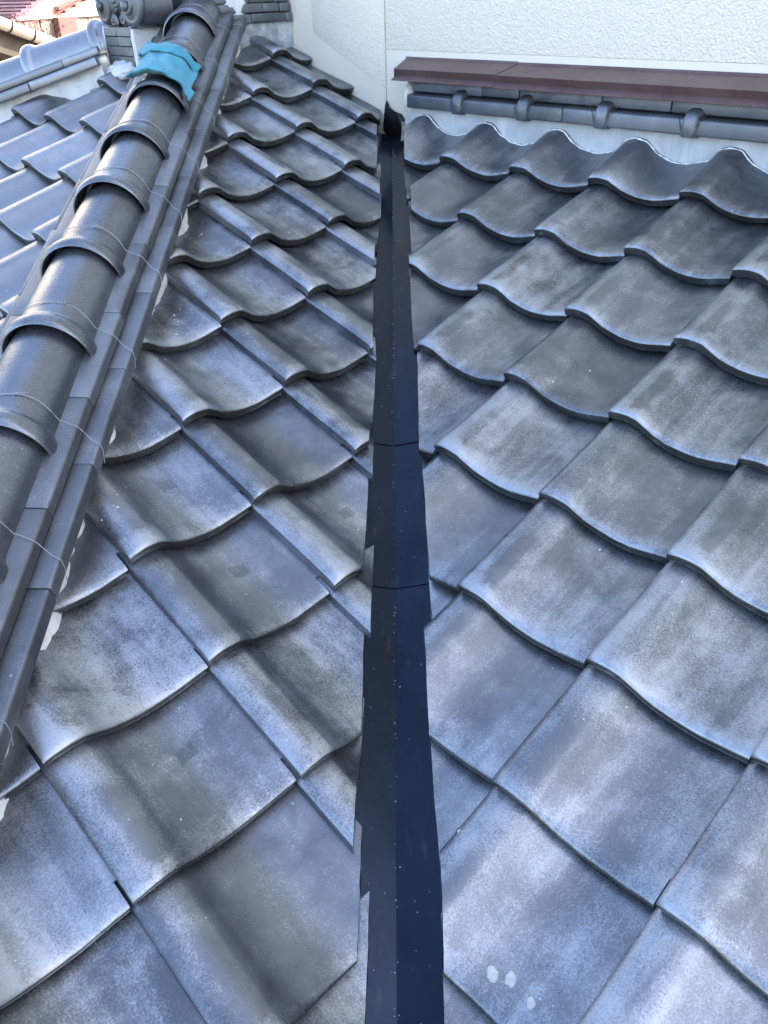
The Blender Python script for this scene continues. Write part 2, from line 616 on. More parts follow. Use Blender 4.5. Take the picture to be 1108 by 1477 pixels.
def deck(name, corners, drop=.150, th=.03):
    bm = bmesh.new()
    a = [bm.verts.new(Vector(p) - Vector((0, 0, drop))) for p in corners]
    b = [bm.verts.new(Vector(p) - Vector((0, 0, drop + th))) for p in corners]
    bm.faces.new(a)
    bm.faces.new(b[::-1])
    for i in range(len(a)):
        j = (i + 1) % len(a)
        bm.faces.new((a[j], a[i], b[i], b[j]))
    bmesh.ops.recalc_face_normals(bm, faces=bm.faces[:])
    return mesh_obj(name, bm, 'deck', smooth=False)


zR = lambda x, y: Z0R + S * Q * (x + y)
zL = lambda x, y: Z0L + S * Q * (y - x)
zM = lambda x, y: Z0M + S * Q * (x + y)
XV = -.02
YN = -.85                              # near end of what is built
pt3 = lambda f, x, y: (x, y, f(x, y))
slope_r = tag(deck('roof_slope', [pt3(zR, XV, YN), pt3(zR, 3.1, YN), pt3(zR, 3.1, WALL_W - 3.1), pt3(zR, XV, WALL_W - XV)]),
              'grey clay pan tile roof slope below the maroon capped wall', 'roof')
slope_l = tag(deck('roof_slope', [pt3(zL, XV, YN), pt3(zL, XV, WALL_W - XV), pt3(zL, -.475, 3.605), pt3(zL, XH, YH), pt3(zL, XH, YN)]),
              'grey clay pan tile roof slope between the dark valley gutter and the nearer hip ridge', 'roof')
slope_m = tag(deck('roof_slope', [pt3(zM, XH, YN), pt3(zM, XH, YH), pt3(zM, -3.6, YH), pt3(zM, -3.6, YN)]),
              'bluish pale pan tile roof slope beyond the nearer hip ridge, at upper left', 'roof')
V3 = Vector
nR = lay_tiles(slope_r, P_R, ROW_R, DN_R, N_R, (1, 16), (-3, 15),
               [(V3((.0445, .5, 0)), V3((-1, -.0085, 0)), .005), (V3((3.055 * .5, 3.055 * .5, 0)), V3((Q, Q, 0)), 0)],
               lambda p: p.y > -.6 and p.x < 2.9, 'tile_clay', raised={1: .026})
nL = lay_tiles(slope_l, P_L, ROW_L, DN_L, N_L, (-1, 18), (-17, 4),
               [(V3((-.072, .5, 0)), V3((1, -.0038, 0)), .005), (V3((-.60, 0, 0)), V3((-1, 0, 0)), 0),
                (V3((-4.03 * .5, 4.03 * .5, 0)), V3((-Q, Q, 0)), 0), (V3((3.122 * .5, 3.122 * .5, 0)), V3((Q, Q, 0)), .004)],
               lambda p: p.y > -.6, 'tile_clay', {-4: .004, -5: .007, -6: .007, **{i: -.010 for i in range(-7, -18, -1)}})
nM = lay_tiles(slope_m, P_M, ROW_R, DN_R, N_R, (-14, 10), (-18, 2),
               [(V3((-.80, 0, 0)), V3((1, 0, 0)), 0), (V3((0, 3.29, 0)), V3((0, 1, 0)), 0)],
               lambda p: p.y > 1.0 and p.x > -2.6 and p.x - p.y * .0 > -2.6, 'tile_clay_skylit')
print('tiles', nR, nL, nM)

# ------------------------------------------------------------------ valley gutter
gut = tag(empty('valley_gutter', (XV, 1.5, -1.3)), 'dark navy sheet metal valley gutter running between the two roof slopes', 'gutter')
VD = .112
breaks = [(3.13, 1.60), (1.63, 1.215), (1.235, YN)]


def gutter_sheet(y1, y0, lift, name='gutter_sheet'):
    bm = bmesh.new()
    prof = [(-.17, None), (-.055, None), (0, 'c'), (.055, None), (.17, None)]
    n = 40
    rows = []
    for i in range(n + 1):
        y = y0 + (y1 - y0) * i / n
        row = []
        for dx, kd in prof:
            x = XV + dx
            zc = (Z0R + Z0L) / 2 + S * Q * y - VD
            z = zc + S * Q * abs(dx) * .65 + lift
            z += .0012 * noise.noise(Vector((x * 8, y * 5, 2)))
            row.append(bm.verts.new((x, y, z)))
        rows.append(row)
    for A, B in zip(rows, rows[1:]):
        for a in range(len(prof) - 1):
            bm.faces.new((A[a], A[a + 1], B[a + 1], B[a]))
    top = bm.faces[:]
    geo = bmesh.ops.extrude_face_region(bm, geom=top)
    for v in [g for g in geo['geom'] if isinstance(g, bmesh.types.BMVert)]:
        v.co.z -= .0016
    bmesh.ops.recalc_face_normals(bm, faces=bm.faces[:])
    return mesh_obj(name, bm, 'valley_metal', gut, sharp=12)


for i, (y1, y0) in enumerate(breaks):
    gutter_sheet(y1, y0, .0 - .0024 * i)
# sealant smeared where the valley runs into the wall
SEAL = [(-2.2600, -.3440), (-2.2525, -.3425), (-2.2460, -.3600), (-2.2177, -.3729), (-2.1850, -.3790), (-2.1700, -.3950), (-2.1650, -.4400), (-2.2045, -.4700), (-2.2506, -.4700), (-2.2760, -.4350), (-2.2700, -.3852)]
bm = bmesh.new()
f0 = bm.faces.new([bm.verts.new((a, 0, b)) for a, b in SEAL])
bmesh.ops.subdivide_edges(bm, edges=bm.edges[:], cuts=3)
bmesh.ops.triangulate(bm, faces=bm.faces[:])
bmesh.ops.subdivide_edges(bm, edges=bm.edges[:], cuts=2, use_grid_fill=True)
bnd = {v for e in bm.edges if len(e.link_faces) == 1 for v in e.verts}
geo = bmesh.ops.extrude_face_region(bm, geom=bm.faces[:])
for v in [g for g in geo['geom'] if isinstance(g, bmesh.types.BMVert)]:
    d = min((Vector((v.co.x, v.co.z)) - Vector((b_.co.x, b_.co.z))).length for b_ in bnd)
    v.co.y -= .003 + .004 * min(1, d / .012) + .003 * noise.noise(Vector((v.co.x * 90, v.co.z * 90, 2)))
    v.co.x += .004 * noise.noise(Vector((v.co.x * 60, v.co.z * 120, 7)))
bmesh.ops.recalc_face_normals(bm, faces=bm.faces[:])
sm = frame(Vector((Q, Q, 0)) * 3.118 * Q, ROW_R, (Q, Q, 0), (0, 0, 1))
mesh_obj('sealant', bm, 'sealant', gut, sm, sharp=60)

# ------------------------------------------------------------------ house wall
RHO = lambda x, y: (x - y) * Q
WF = frame((0, 0, 0), ROW_R, (Q, Q, 0), (0, 0, 1))       # local: rho along the wall, depth w' = (x+y)/sqrt2, z up
WP = WALL_W * Q
house = tag(empty('house_wall', WF @ Vector((-2.2, WP, -1.0))), 'cream stucco house wall rising behind the roof with a vertical panel joint', 'wall')


def wall_poly(name, pts, w0, w1, mat, parent, bev=0.0):
    bm = bmesh.new()
    A = [bm.verts.new((a, w0, b)) for a, b in pts]
    B = [bm.verts.new((a, w1, b)) for a, b in pts]
    bm.faces.new(A)
    bm.faces.new(B[::-1])
    for i in range(len(pts)):
        j = (i + 1) % len(pts)
        bm.faces.new((A[j], A[i], B[i], B[j]))
    bmesh.ops.recalc_face_normals(bm, faces=bm.faces[:])
    if bev:
        bevel_all(bm, bev, 2)
    return mesh_obj(name, bm, mat, parent, WF, sharp=30)


JR = -2.268
HT = 6.0
zb = lambda rho: Z0L - S * rho                # line where the left slope meets the wall
WL = -3.02                              # far corner of the house, hidden behind the main ridge
wall_poly('backing', [(WL, -3), (8.0, -3), (8.0, HT), (WL, HT)], WP + .016, WP + .12, 'caulk', house)
wall_poly('siding_panel', [(JR - .004, -.3045), (JR - .004, HT), (-2.655, HT), (-2.655, -.1380)], WP, WP + .016, 'stucco', house, .001)
wall_poly('siding_panel', [(JR + .004, -.184), (8.0, -.184), (8.0, HT), (JR + .004, HT)], WP, WP + .016, 'stucco', house, .001)
wall_poly('base_trim', [(JR - .004, -1.2), (JR - .004, -.3050), (-2.6555, -.1384), (-2.6555, HT), (WL, HT), (WL, -1.2)], WP + .0008, WP + .016, 'smooth_trim', house)
wall_poly('base_trim', [(JR + .004, -1.2), (8.0, -1.2), (8.0, -.1845), (JR + .004, -.1845)], WP + .0008, WP + .016, 'smooth_trim', house)
wall_poly('joint_strip', [(JR - .0038, -.40), (JR + .0038, -.40), (JR + .0038, HT), (JR - .0038, HT)], WP + .006, WP + .016, 'caulk', house)

# ------------------------------------------------------------------ flat course tiles and mortar along the wall foot
wc = tag(empty('wall_foot_course', WF @ Vector((-1.4, 2.13, -.42))), 'grey flat course tiles with rounded knobs on white mortar along the wall foot', 'tile course')
bm = bmesh.new()
n = 150
rows = []
for i in range(n + 1):
    rho = -2.085 + i * (5.4) / n
    row = []
    for kz, (w_, z_) in enumerate([(2.165, -.337), (2.124, -.339), (2.125, -.36), (2.123, -.39), (2.121, -.42), (2.125, -.50)]):
        nz = noise.noise(Vector((rho * 25, kz * 2.3, 1))) * .0025
        row.append(bm.verts.new((rho, w_ + nz, z_)))
    rows.append(row)
for A, B in zip(rows, rows[1:]):
    for a in range(5):
        bm.faces.new((A[a], A[a + 1], B[a + 1], B[a]))
bm.faces.new(rows[0])
bm.faces.new(rows[-1][::-1])
bmesh.ops.recalc_face_normals(bm, faces=bm.faces[:])
mesh_obj('mortar', bm, 'blue_grey_mortar', wc, WF)
# lumpy mortar closing the left end
bm = bmesh.new()
bmesh.ops.create_icosphere(bm, subdivisions=3, radius=1)
for v in bm.verts:
    p = v.co.copy()
    v.co = Vector((p.x * .013, p.y * .042, p.z * .052)) * (1 + .25 * noise.noise(p * 3))
mesh_obj('mortar', bm, 'plaster', wc, WF @ Matrix.Translation((-2.072, 2.150, -.318)), sharp=180)


def course_piece(t0, t1, pts, parent, M, seed, mat='course_clay', bev=.004, name='course_tile', tilt=0.0):
    bm = bmesh.new()
    r_ = random.Random(seed)
    da, db = r_.uniform(-.0018, .0018), r_.uniform(-.0015, .0015)
    extrude_profile(bm, [(a + da, b + db) for a, b in pts], t0, t1, max(1, int((t1 - t0) / .06)), axis='y')
    bevel_all(bm, bev, 2, 25)
    return mesh_obj(name, bm, mat, parent, M, sharp=50)


# profile coordinates here are (w', z), extruded along rho
WX = WF @ Matrix(((0, 1, 0, 0), (1, 0, 0, 0), (0, 0, 1, 0), (0, 0, 0, 1)))
low = [(2.1065, -.341), (2.104, -.338), (2.1050, -.3065), (2.109, -.3020), (2.18, -.294), (2.18, -.341)]
hi = [(2.129, -.2945), (2.128, -.262), (2.19, -.255), (2.19, -.2945)]
j1 = [-2.062, -1.838, -1.582, -1.440, -1.311, -1.049, -.788, -.525, -.27, -.005, .26, .53, .79, 1.05, 1.3, 1.6, 1.9, 2.2, 2.5, 2.8]
for a, b in zip(j1, j1[1:]):
    course_piece(a + .0012, b - .0012, low, wc, WX, int(a * 1000) + 5, bev=.0012)
j2 = [-2.060, -1.76, -1.615, -1.33, -1.12, -.80, -.58, -.30, -.02, .25, .52, .80, 1.1, 1.4, 1.7, 2.0, 2.4, 2.8]
for a, b in zip(j2, j2[1:]):
    course_piece(a + .0012, b - .0012, hi, wc, WX, int(a * 1000) + 8, bev=.0035)
for kn in [-1.838, -1.582, -1.311, -1.049] + [-.787 + .262 * i for i in range(13)]:
    bm = bmesh.new()
    prof = [(.0, -.347), (-.010, -.345), (-.015, -.330), (-.014, -.308), (-.006, -.292), (.010, -.281), (.032, -.277), (.032, -.347)]
    for s_ in range(9):
        t = -1 + 2 * s_ / 8
        rad = math.sqrt(max(0, 1 - (abs(t)) ** 3.2))
        for a, b in prof:
            bm.verts.new((2.106 + (a if a > .02 else .012 + (a - .012) * (.45 + .55 * rad)), kn + t * .0205, b if b < -.34 else -.342 + (b + .342) * (.84 + .16 * rad)))
    bm.verts.ensure_lookup_table()
    n_ = len(prof)
    for s_ in range(8):
        for a in range(n_):
            bm.faces.new([bm.verts[s_ * n_ + a], bm.verts[s_ * n_ + (a + 1) % n_], bm.verts[(s_ + 1) * n_ + (a + 1) % n_], bm.verts[(s_ + 1) * n_ + a]])
    bm.faces.new(bm.verts[:n_])
    bm.faces.new(bm.verts[-n_:][::-1])
    bmesh.ops.recalc_face_normals(bm, faces=bm.faces[:])
    mesh_obj('knob_tile', bm, 'course_clay', wc, WX, sharp=60)
    bm = bmesh.new()
    add_tube(bm, [WX @ Vector(p) for p in ((2.139, kn - .055, -.262), (2.134, kn - .045, -.288), (2.104, kn - .032, -.300), (2.1025, kn - .021, -.330))], .0009, 5)
    mesh_obj('wire', bm, 'dark_wood', wc)
    bm = bmesh.new()
    add_tube(bm, [WX @ Vector(p) for p in ((2.134, kn + .055, -.266), (2.132, kn + .042, -.2885), (2.104, kn + .027, -.302), (2.1025, kn + .021, -.318))], .0009, 5)
    mesh_obj('wire', bm, 'dark_wood', wc)

# maroon metal cap over the course
cap = tag(empty('metal_cap', WF @ Vector((-1.4, 2.15, -.25))), 'maroon painted metal cap flashing sloping from the cream wall over the flat course', 'flashing')
capp = [(2.2125, -.2040), (2.2095, -.2105), (2.103, -.2310), (2.111, -.2500), (2.0925, -.2630)]
for a, b, lift in ((-2.117, -1.690, .0018), (-1.697, -.02, 0), (-.03, 1.8, .0018), (1.79, 3.2, 0)):
    bm = bmesh.new()
    n = max(4, int((b - a) / .03))
    rows = []
    for i in range(n + 1):
        t = a + (b - a) * i / n
        row = []
        for k_, (w_, z_) in enumerate(capp):
            tt = t
            if i == 0 and a < -2.1:
                tt += (-.050, -.049, .0, .0, -.004)[k_]
            row.append(bm.verts.new((w_, tt, z_ + lift + noise.noise(Vector((t * 7, k_ * 5, 3))) * (.0011 if k_ > 1 else .0005))))
        rows.append(row)
    for A, B in zip(rows, rows[1:]):
        for c_ in range(len(capp) - 1):
            bm.faces.new((A[c_], A[c_ + 1], B[c_ + 1], B[c_]))
    if a < -2.1:      # folded-down end
        A = rows[0]
        e = [bm.verts.new((v.co.x, v.co.y + .001, -.262)) for v in A[1:4]]
        bm.faces.new((A[1], A[2], e[1], e[0]))
        bm.faces.new((A[2], A[3], e[2], e[1]))
    geo = bmesh.ops.extrude_face_region(bm, geom=bm.faces[:])
    for v in [g for g in geo['geom'] if isinstance(g, bmesh.types.BMVert)]:
        v.co += Vector((.0006, 0, -.0012))
    bmesh.ops.recalc_face_normals(bm, faces=bm.faces[:])
    mesh_obj('cap_sheet', bm, 'maroon_metal', cap, WX, sharp=20)

# ------------------------------------------------------------------ hip ridges
SL = S * Q
AX = 1 / math.sqrt(1 + SL * SL)
CK = AX                                # height above the axis line -> perpendicular distance


def cap_tile_bm(length):
    """half-round ridge cap tile with a rounded collar at its lower (y = 0) end"""
    prof = [(.052, .0745), (.010, .0815), (.001, .0835), (-.003, .0870), (-.001, .0900), (.005, .0925), (.014, .0934), (.024, .0925), (.031, .0898), (.036, .0855), (.041, .0828), (.052, .0808),
            (.10, .0798), (length * .7, .0785), (length + .02, .0765), (length + .02, .068), (.052, .0680)]
    bm = bmesh.new()
    n = 36
    rows = []
    for i in range(n + 1):
        t = math.radians(-7 + 194 * i / n)
        rows.append([bm.verts.new((math.cos(t) * r_, y_, math.sin(t) * r_ * (1.0 if math.sin(t) > 0 else .8))) for y_, r_ in prof])
    m = len(prof)
    for A, B in zip(rows, rows[1:]):
        for a in range(m):
            bm.faces.new((A[a], A[(a + 1) % m], B[(a + 1) % m], B[a]))
    bm.faces.new(rows[0])
    bm.faces.new(rows[-1][::-1])
    bmesh.ops.recalc_face_normals(bm, faces=bm.faces[:])
    return bm


def hip(root, HF, rings, top, up_j, lo_j, mortar_mat, cap_mat='ridge_clay', flat_mat='course_clay'):
    """HF: local x across, y up along the ridge line (unit), z perpendicular; heights below follow k*CK"""
    zc = .230 * CK
    for i, y in enumerate(rings):
        y1 = rings[i - 1] if i else top
        r_ = random.Random(int(y * 977))
        M = HF @ Matrix.Translation((.003 + r_.uniform(-.003, .003), y / AX, zc + r_.uniform(0, .003))) @ Matrix.Rotation(math.radians(r_.uniform(-.8, .8)), 4, 'Z') @ Matrix.Rotation(math.radians(-.9), 4, 'X')
        mesh_obj('ridge_cap_tile', cap_tile_bm((y1 - y) / AX), cap_mat, root, M, sharp=48)
    for s_ in (1, -1):
        uprof = [(s_ * .020, .2115 * CK), (s_ * .1170, .2115 * CK), (s_ * .1185, .2200 * CK), (s_ * .1165, .2370 * CK), (s_ * .112, .2395 * CK), (s_ * .020, .2450 * CK)]
        lprof = [(s_ * .020, .172 * CK), (s_ * .1525, .1780 * CK), (s_ * .1540, .1850 * CK), (s_ * .1515, .2070 * CK), (s_ * .147, .2095 * CK), (s_ * .020, .2120 * CK)]
        for js, pr in ((up_j, uprof), (lo_j, lprof)):
            for a, b in zip(js[1:], js):
                course_piece(a / AX + .0010, b / AX - .0010, pr, root, HF, int(a * 1000) + s_, flat_mat, .0028)
        # mortar bed, ragged
        bm = bmesh.new()
        n = 220
        rows = []
        y0, y1 = lo_j[-1], lo_j[0]
        for i in range(n + 1):
            y = (y0 + (y1 - y0) * i / n) / AX
            row = []
            for kz, (a, b) in enumerate(((.05, .182), (.112, .1805), (.114, .165), (.117, .145), (.120, .120), (.122, .08), (.05, .08))):
                nz = noise.noise(Vector((y * 11, kz * .6, s_ * 4))) * .018 + noise.noise(Vector((y * 40, kz * 1.7, s_ * 4))) * .007 + noise.noise(Vector((y * 90, kz * 3.7, s_ * 4))) * .003 if 0 < kz < 6 else 0
                row.append(bm.verts.new((s_ * (a + nz), y, b * CK)))
            rows.append(row)
        for A, B in zip(rows, rows[1:]):
            for a in range(7):
                bm.faces.new((A[a], A[(a + 1) % 7], B[(a + 1) % 7], B[a]))
        bm.faces.new(rows[0])
        bm.faces.new(rows[-1][::-1])
        bmesh.ops.recalc_face_normals(bm, faces=bm.faces[:])
        mesh_obj('mortar', bm, mortar_mat, root, HF)


def hip_wires(root, HF, rings):
    for y in rings:
        r_ = random.Random(int(y * 313))
        yy = (y + .080 + r_.uniform(-.006, .012)) / AX
        pts = []
        for i in range(19):
            t = math.radians(166 - i * 8.4)
            pts.append((math.cos(t) * .0825 + .003, yy + .004 * math.sin(i * .6), .230 * CK + math.sin(t) * .0825))
        pts += [(.092, yy - .004, .2472 * CK), (.1185, yy - .014, .2415 * CK), (.138, yy - .022, .2150 * CK), (.1525, yy - .028, .2105 * CK), (.1558, yy - .034, .198 * CK), (.1555, yy - .046, .178 * CK)]
        bm = bmesh.new()
        add_tube(bm, pts, .00065, 5)
        mesh_obj('tie_wire', bm, 'wire_metal', root, HF)
        # twisted end
        a0 = math.radians(74)
        bm = bmesh.new()
        tw = []
        for i in range(14):
            a = a0 - i * .022
            rr_ = .0838 + .0007 * math.cos(i * 2.1)
            tw.append((math.cos(a) * rr_, yy + .002 + .0008 * math.sin(i * 2.1) + i * .0007, .230 * CK + math.sin(a) * rr_))
        add_tube(bm, tw, .0009, 5)
        mesh_obj('tie_wire', bm, 'wire_metal', root, HF)


rings1 = [3.081, 2.806, 2.518, 2.239, 1.980, 1.715, 1.449, 1.187, .925, .663, .40, .14, -.12, -.38]
up1 = [3.42, 3.19, 2.92, 2.66, 2.389, 2.107, 1.847, 1.588, 1.333, 1.07, .81, .55, .29, .03, -.23, -.49]
lo1 = [3.36, 3.280, 3.023, 2.75, 2.48, 2.211, 1.966, 1.70, 1.449, 1.194, .935, .675, .415, .155, -.105, -.365, -.6]
# frame: origin on the left-slope datum at y = 0 above the hip axis
YS = SL * AX * AX * .235              # heights are perpendicular to the ridge line: keep the measured plan positions
HF1 = frame((XH, YS, Z0L + SL * YS), (1, 0, 0), Vector((0, AX, SL * AX)), Vector((0, -SL * AX, AX)))
hip1 = tag(empty('hip_ridge', HF1 @ Vector((0, 1.6, .1))), 'large hip ridge of half round grey tiles descending past the blue cloth at left', 'ridge')
hip(hip1, HF1, rings1, 3.40, up1, lo1, 'plaster')
hip_wires(hip1, HF1, rings1)
# second hip: runs towards -x from the apex
z_apex = zL(XH, YH)
HF2 = frame((YS, YH, z_apex - SL * XH + SL * YS - .198), (0, -1, 0), Vector((AX, 0, SL * AX)), Vector((-SL * AX, 0, AX)))
rings2 = [-1.10, -1.365, -1.63, -1.895, -2.16, -2.425, -2.69, -2.955]
up2 = [-1.075, -1.215, -1.475, -1.735, -1.995, -2.255, -2.515, -2.775, -3.035]
lo2 = [-1.085, -1.35, -1.61, -1.87, -2.13, -2.39, -2.65, -2.91]
hip2 = tag(empty('hip_ridge', HF2 @ Vector((0, -1.6, .1))), 'pale blue grey hip ridge at upper left running down from the ornamental end tile', 'ridge')
hip(hip2, HF2, rings2, -.90, up2, lo2, 'plaster', 'ridge_clay_clean', 'ridge_clay_clean')

# ------------------------------------------------------------------ main ridge with its end
RR0 = -2.97                            # rho of the ridge line
mr = tag(empty('main_ridge', WF @ Vector((RR0, 2.0, -.2))), 'short stack of flat grey ridge courses butting against the cream wall', 'ridge')
HWB = .205
zc0 = -.1025
bm = bmesh.new()
extrude_profile(bm, [(RR0 - HWB + .012, -.30), (RR0 + HWB - .012, -.30), (RR0 + HWB - .010, -.20), (RR0 + HWB - .014, zc0), (RR0 - HWB + .014, zc0)], 1.86, WP - .002, 14, rough=.004, seed=3)
mesh_obj('mortar', bm, 'grey_mortar', mr, WF)
for k_ in range(6):
    hw = HWB - .006 * k_
    z0_, z1_ = zc0 + .0305 * k_ + .0006, zc0 + .0305 * (k_ + 1) - .0006
    jj = [1.84, 2.02 + .06 * (k_ % 2), 2.176 - .02 * (k_ % 3), WP - .003 - .002 * k_]
    for a, b in zip(jj, jj[1:]):
        course_piece(a + .001, b - .001, [(RR0 - hw, z0_), (RR0 + hw, z0_), (RR0 + hw + .002, z0_ + .006), (RR0 + hw, z1_), (RR0 - hw, z1_), (RR0 - hw - .002, z0_ + .006)], mr, WF, k_ * 31 + int(a * 100), 'course_clay', .003)
bm = cap_tile_bm(.5)
mesh_obj('ridge_cap_tile', bm, 'ridge_clay', mr, WF @ Matrix.Translation((RR0, 1.72, zc0 + .185)), sharp=48)
# end pier: four courses of paired flat bricks with plaster cheeks
WPIER = 2.235 * Q
pw = .092
for r_ in range(4):
    for s_ in (-1, 1):
        a0, a1 = (RR0 + .0 - pw, RR0 - .0012) if s_ < 0 else (RR0 + .0012, RR0 + pw)
        bm = bmesh.new()
        add_box(bm, a0, a1, WPIER, WPIER + .10, -.2125 + r_ * .0295 + .0007, -.2125 + (r_ + 1) * .0295 - .0007)
        bevel_all(bm, .0018, 1)
        mesh_obj('end_brick', bm, 'course_clay', mr, WF, sharp=40)
for s_ in (-1, 1):
    bm = bmesh.new()
    pts = [(RR0 + s_ * pw, WPIER + .003), (RR0 + s_ * (pw + .017), WPIER + .006), (RR0 + s_ * (pw + .022), WPIER + .1), (RR0 + s_ * (pw + .05), 1.90), (RR0 + s_ * (pw - .03), 1.90), (RR0 + s_ * (pw + .0005), WPIER + .095)]
    lv = [-.26, -.215, -.19, -.16, -.13, -.105, -.094]
    rows = [[bm.verts.new((a + noise.noise(Vector((a * 50, z_ * 60, i))) * .003, b + noise.noise(Vector((z_ * 80, b * 30, i + 5))) * .003, z_)) for i, (a, b) in enumerate(pts)] for z_ in lv]
    for A, B in zip(rows, rows[1:]):
        for a in range(len(pts)):
            bm.faces.new((A[a], A[(a + 1) % len(pts)], B[(a + 1) % len(pts)], B[a]))
    bm.faces.new(rows[0][::-1])
    bm.faces.new(rows[-1])
    bmesh.ops.recalc_face_normals(bm, faces=bm.faces[:])
    mesh_obj('plaster_cheek', bm, 'plaster', mr, WF, sharp=60)
# plaster skirt under the pier
bm = bmesh.new()
bmesh.ops.create_icosphere(bm, subdivisions=4, radius=1)
for v in bm.verts:
    p = v.co.copy()
    v.co = Vector((p.x * .085, p.y * .060, p.z * .028)) * (1 + .22 * noise.noise(p * 3)) + Vector((noise.noise(p * 9), noise.noise(p * 8 + Vector((4, 0, 0))), noise.noise(p * 10))) * .004
mesh_obj('plaster_skirt', bm, 'blue_grey_mortar', mr, WF @ Matrix.Translation((RR0 + .01, WPIER + .005, -.226)) @ Matrix.Rotation(math.radians(20), 4, 'X'), sharp=180)

# plaster filling where the near hip runs into the main ridge
bm = bmesh.new()
bmesh.ops.create_icosphere(bm, subdivisions=4, radius=1)
for v in bm.verts:
    p = v.co.copy()
    v.co = Vector((p.x * .155, p.y * .10, p.z * .16)) * (1 + .10 * noise.noise(p * 3)) + Vector((noise.noise(p * 9), noise.noise(p * 8 + Vector((4, 0, 0))), noise.noise(p * 10))) * .005
mesh_obj('plaster_fill', bm, 'plaster', mr, Matrix.Translation((XH + .0, 3.40, zL(XH, 3.40) + .045)), sharp=180)

# ornamental end tile (scrolls) standing on the pier
orn = tag(empty('ridge_end_ornament', WF @ Vector((RR0, WPIER, -.094))), 'carved grey clay ridge end tile with round scrolls above the small brick pier', 'ornament')


def lathe(bm, prof, M, n=28):
    rows = []
    for i in range(n):
        t = 2 * math.pi * i / n
        rows.append([bm.verts.new(M @ Vector((math.cos(t) * r_, y_, math.sin(t) * r_))) for r_, y_ in prof])
    m = len(prof)
    for i in range(n):
        A, B = rows[i], rows[(i + 1) % n]
        for a in range(m - 1):
            bm.faces.new((A[a], A[a + 1], B[a + 1], B[a]))
    bmesh.ops.remove_doubles(bm, verts=bm.verts[:], dist=1e-5)
    bmesh.ops.recalc_face_normals(bm, faces=bm.faces[:])


def scroll(rho, z, rad, dep, name='scroll', w0=None):
    bm = bmesh.new()
    w_ = (WPIER + .018) if w0 is None else w0
    lathe(bm, [(0, -.30 * rad), (rad * .22, -.28 * rad), (rad * .34, -.12 * rad), (rad * .38, .10 * rad), (rad * .52, .16 * rad), (rad * .62, -.10 * rad), (rad * .80, -.22 * rad), (rad * .95, -.05 * rad), (rad, .22 * rad), (rad * .98, dep), (0, dep)],
          WF @ Matrix.Translation((rho, w_, z)))
    return mesh_obj(name, bm, 'ornament_clay', orn, sharp=50)


def volute(rho, z, R, turn=1, w_=None, hub=True, start=0.0):
    """carved spiral: a tapering roll wound towards a raised hub"""
    w_ = WPIER + .018 if w_ is None else w_
    bm = bmesh.new()
    pts, rad = [], []
    for i in range(34):
        f = i / 33
        a = start + turn * f * 2 * math.pi * 1.35
        rr_ = R * (.86 - .60 * f)
        pts.append(WF @ Vector((rho + math.cos(a) * rr_, w_ - R * (.05 + .38 * f), z + math.sin(a) * rr_)))
        rad.append(R * (.24 - .10 * f))
    add_tube(bm, pts, rad, 10)
    lathe_m = WF @ Matrix.Translation((rho, w_, z))
    n0 = len(bm.verts)
    bmesh.ops.create_uvsphere(bm, u_segments=20, v_segments=12, radius=1, matrix=lathe_m @ Matrix.Diagonal((R * .93, R * .45, R * .93, 1)))
    if hub:
        bmesh.ops.create_uvsphere(bm, u_segments=14, v_segments=8, radius=1, matrix=lathe_m @ Matrix.Translation((0, -R * .50, 0)) @ Matrix.Diagonal((R * .26, R * .22, R * .26, 1)))
    bmesh.ops.create_cone(bm, cap_ends=True, segments=24, radius1=R, radius2=R, depth=.11, matrix=lathe_m @ Matrix.Translation((0, .055, 0)) @ Matrix.Rotation(math.pi / 2, 4, 'X'))
    return mesh_obj('scroll', bm, 'ornament_clay', orn, sharp=60)


volute(RR0 - .062, -.034, .060, 1, start=2.6)
volute(RR0 + .122, -.034, .066, -1, start=.5)
volute(RR0 + .028, -.024, .036, 1, hub=False, start=1.2)
for dx_, rd_, tn_ in ((-.052, .021, -1), (-.010, .024, 1), (.050, .022, -1), (.098, .026, 1)):
    volute(RR0 + dx_, -.074 - .003 * tn_, rd_, tn_, WPIER + .012, start=dx_ * 40)
scroll(RR0 + .028, .085, .06, .13)
volute(RR0 - .060, .085, .045, -1)
volute(RR0 + .115, .085, .045, 1)
bm = bmesh.new()     # leaf carving between the scrolls
for i in range(5):
    a = -.6 + i * .3
    M = WF @ Matrix.Translation((RR0 + .028 + .010 * math.sin(i * 2.4), WPIER + .004, -.046 + i * .013)) @ Matrix.Rotation(a, 4, 'Y') @ Matrix.Diagonal((.016, .010, .007, 1))
    bmesh.ops.create_icosphere(bm, subdivisions=2, radius=1, matrix=M)
mesh_obj('leaf_carving', bm, 'ornament_clay', orn, sharp=180)
bm = bmesh.new()     # body behind the scrolls, ringed like a drum
lathe(bm, [(0, -.02), (.088, -.02), (.098, -.008), (.098, .01), (.088, .018), (.094, .03), (.100, .045), (.094, .058), (.090, .065), (.096, .10), (.099, .20), (.101, .30), (.096, .40), (0, .40)],
      WF @ Matrix.Translation((RR0 + .030, WPIER + .085, .010)) @ Matrix.Scale(1.12, 4))
mesh_obj('drum', bm, 'ornament_clay', orn, sharp=50)
bm = bmesh.new()
add_box(bm, RR0 - .088, RR0 + .088, WPIER + .055, WPIER + .12, -.0935, -.062, WF)
bevel_all(bm, .012, 3)
mesh_obj('base_block', bm, 'ornament_clay', orn, sharp=50)

# ------------------------------------------------------------------ blue cloth over the hip
bm = bmesh.new()
NA, NB = 60, 44
grid = []
ZT = .230 * CK


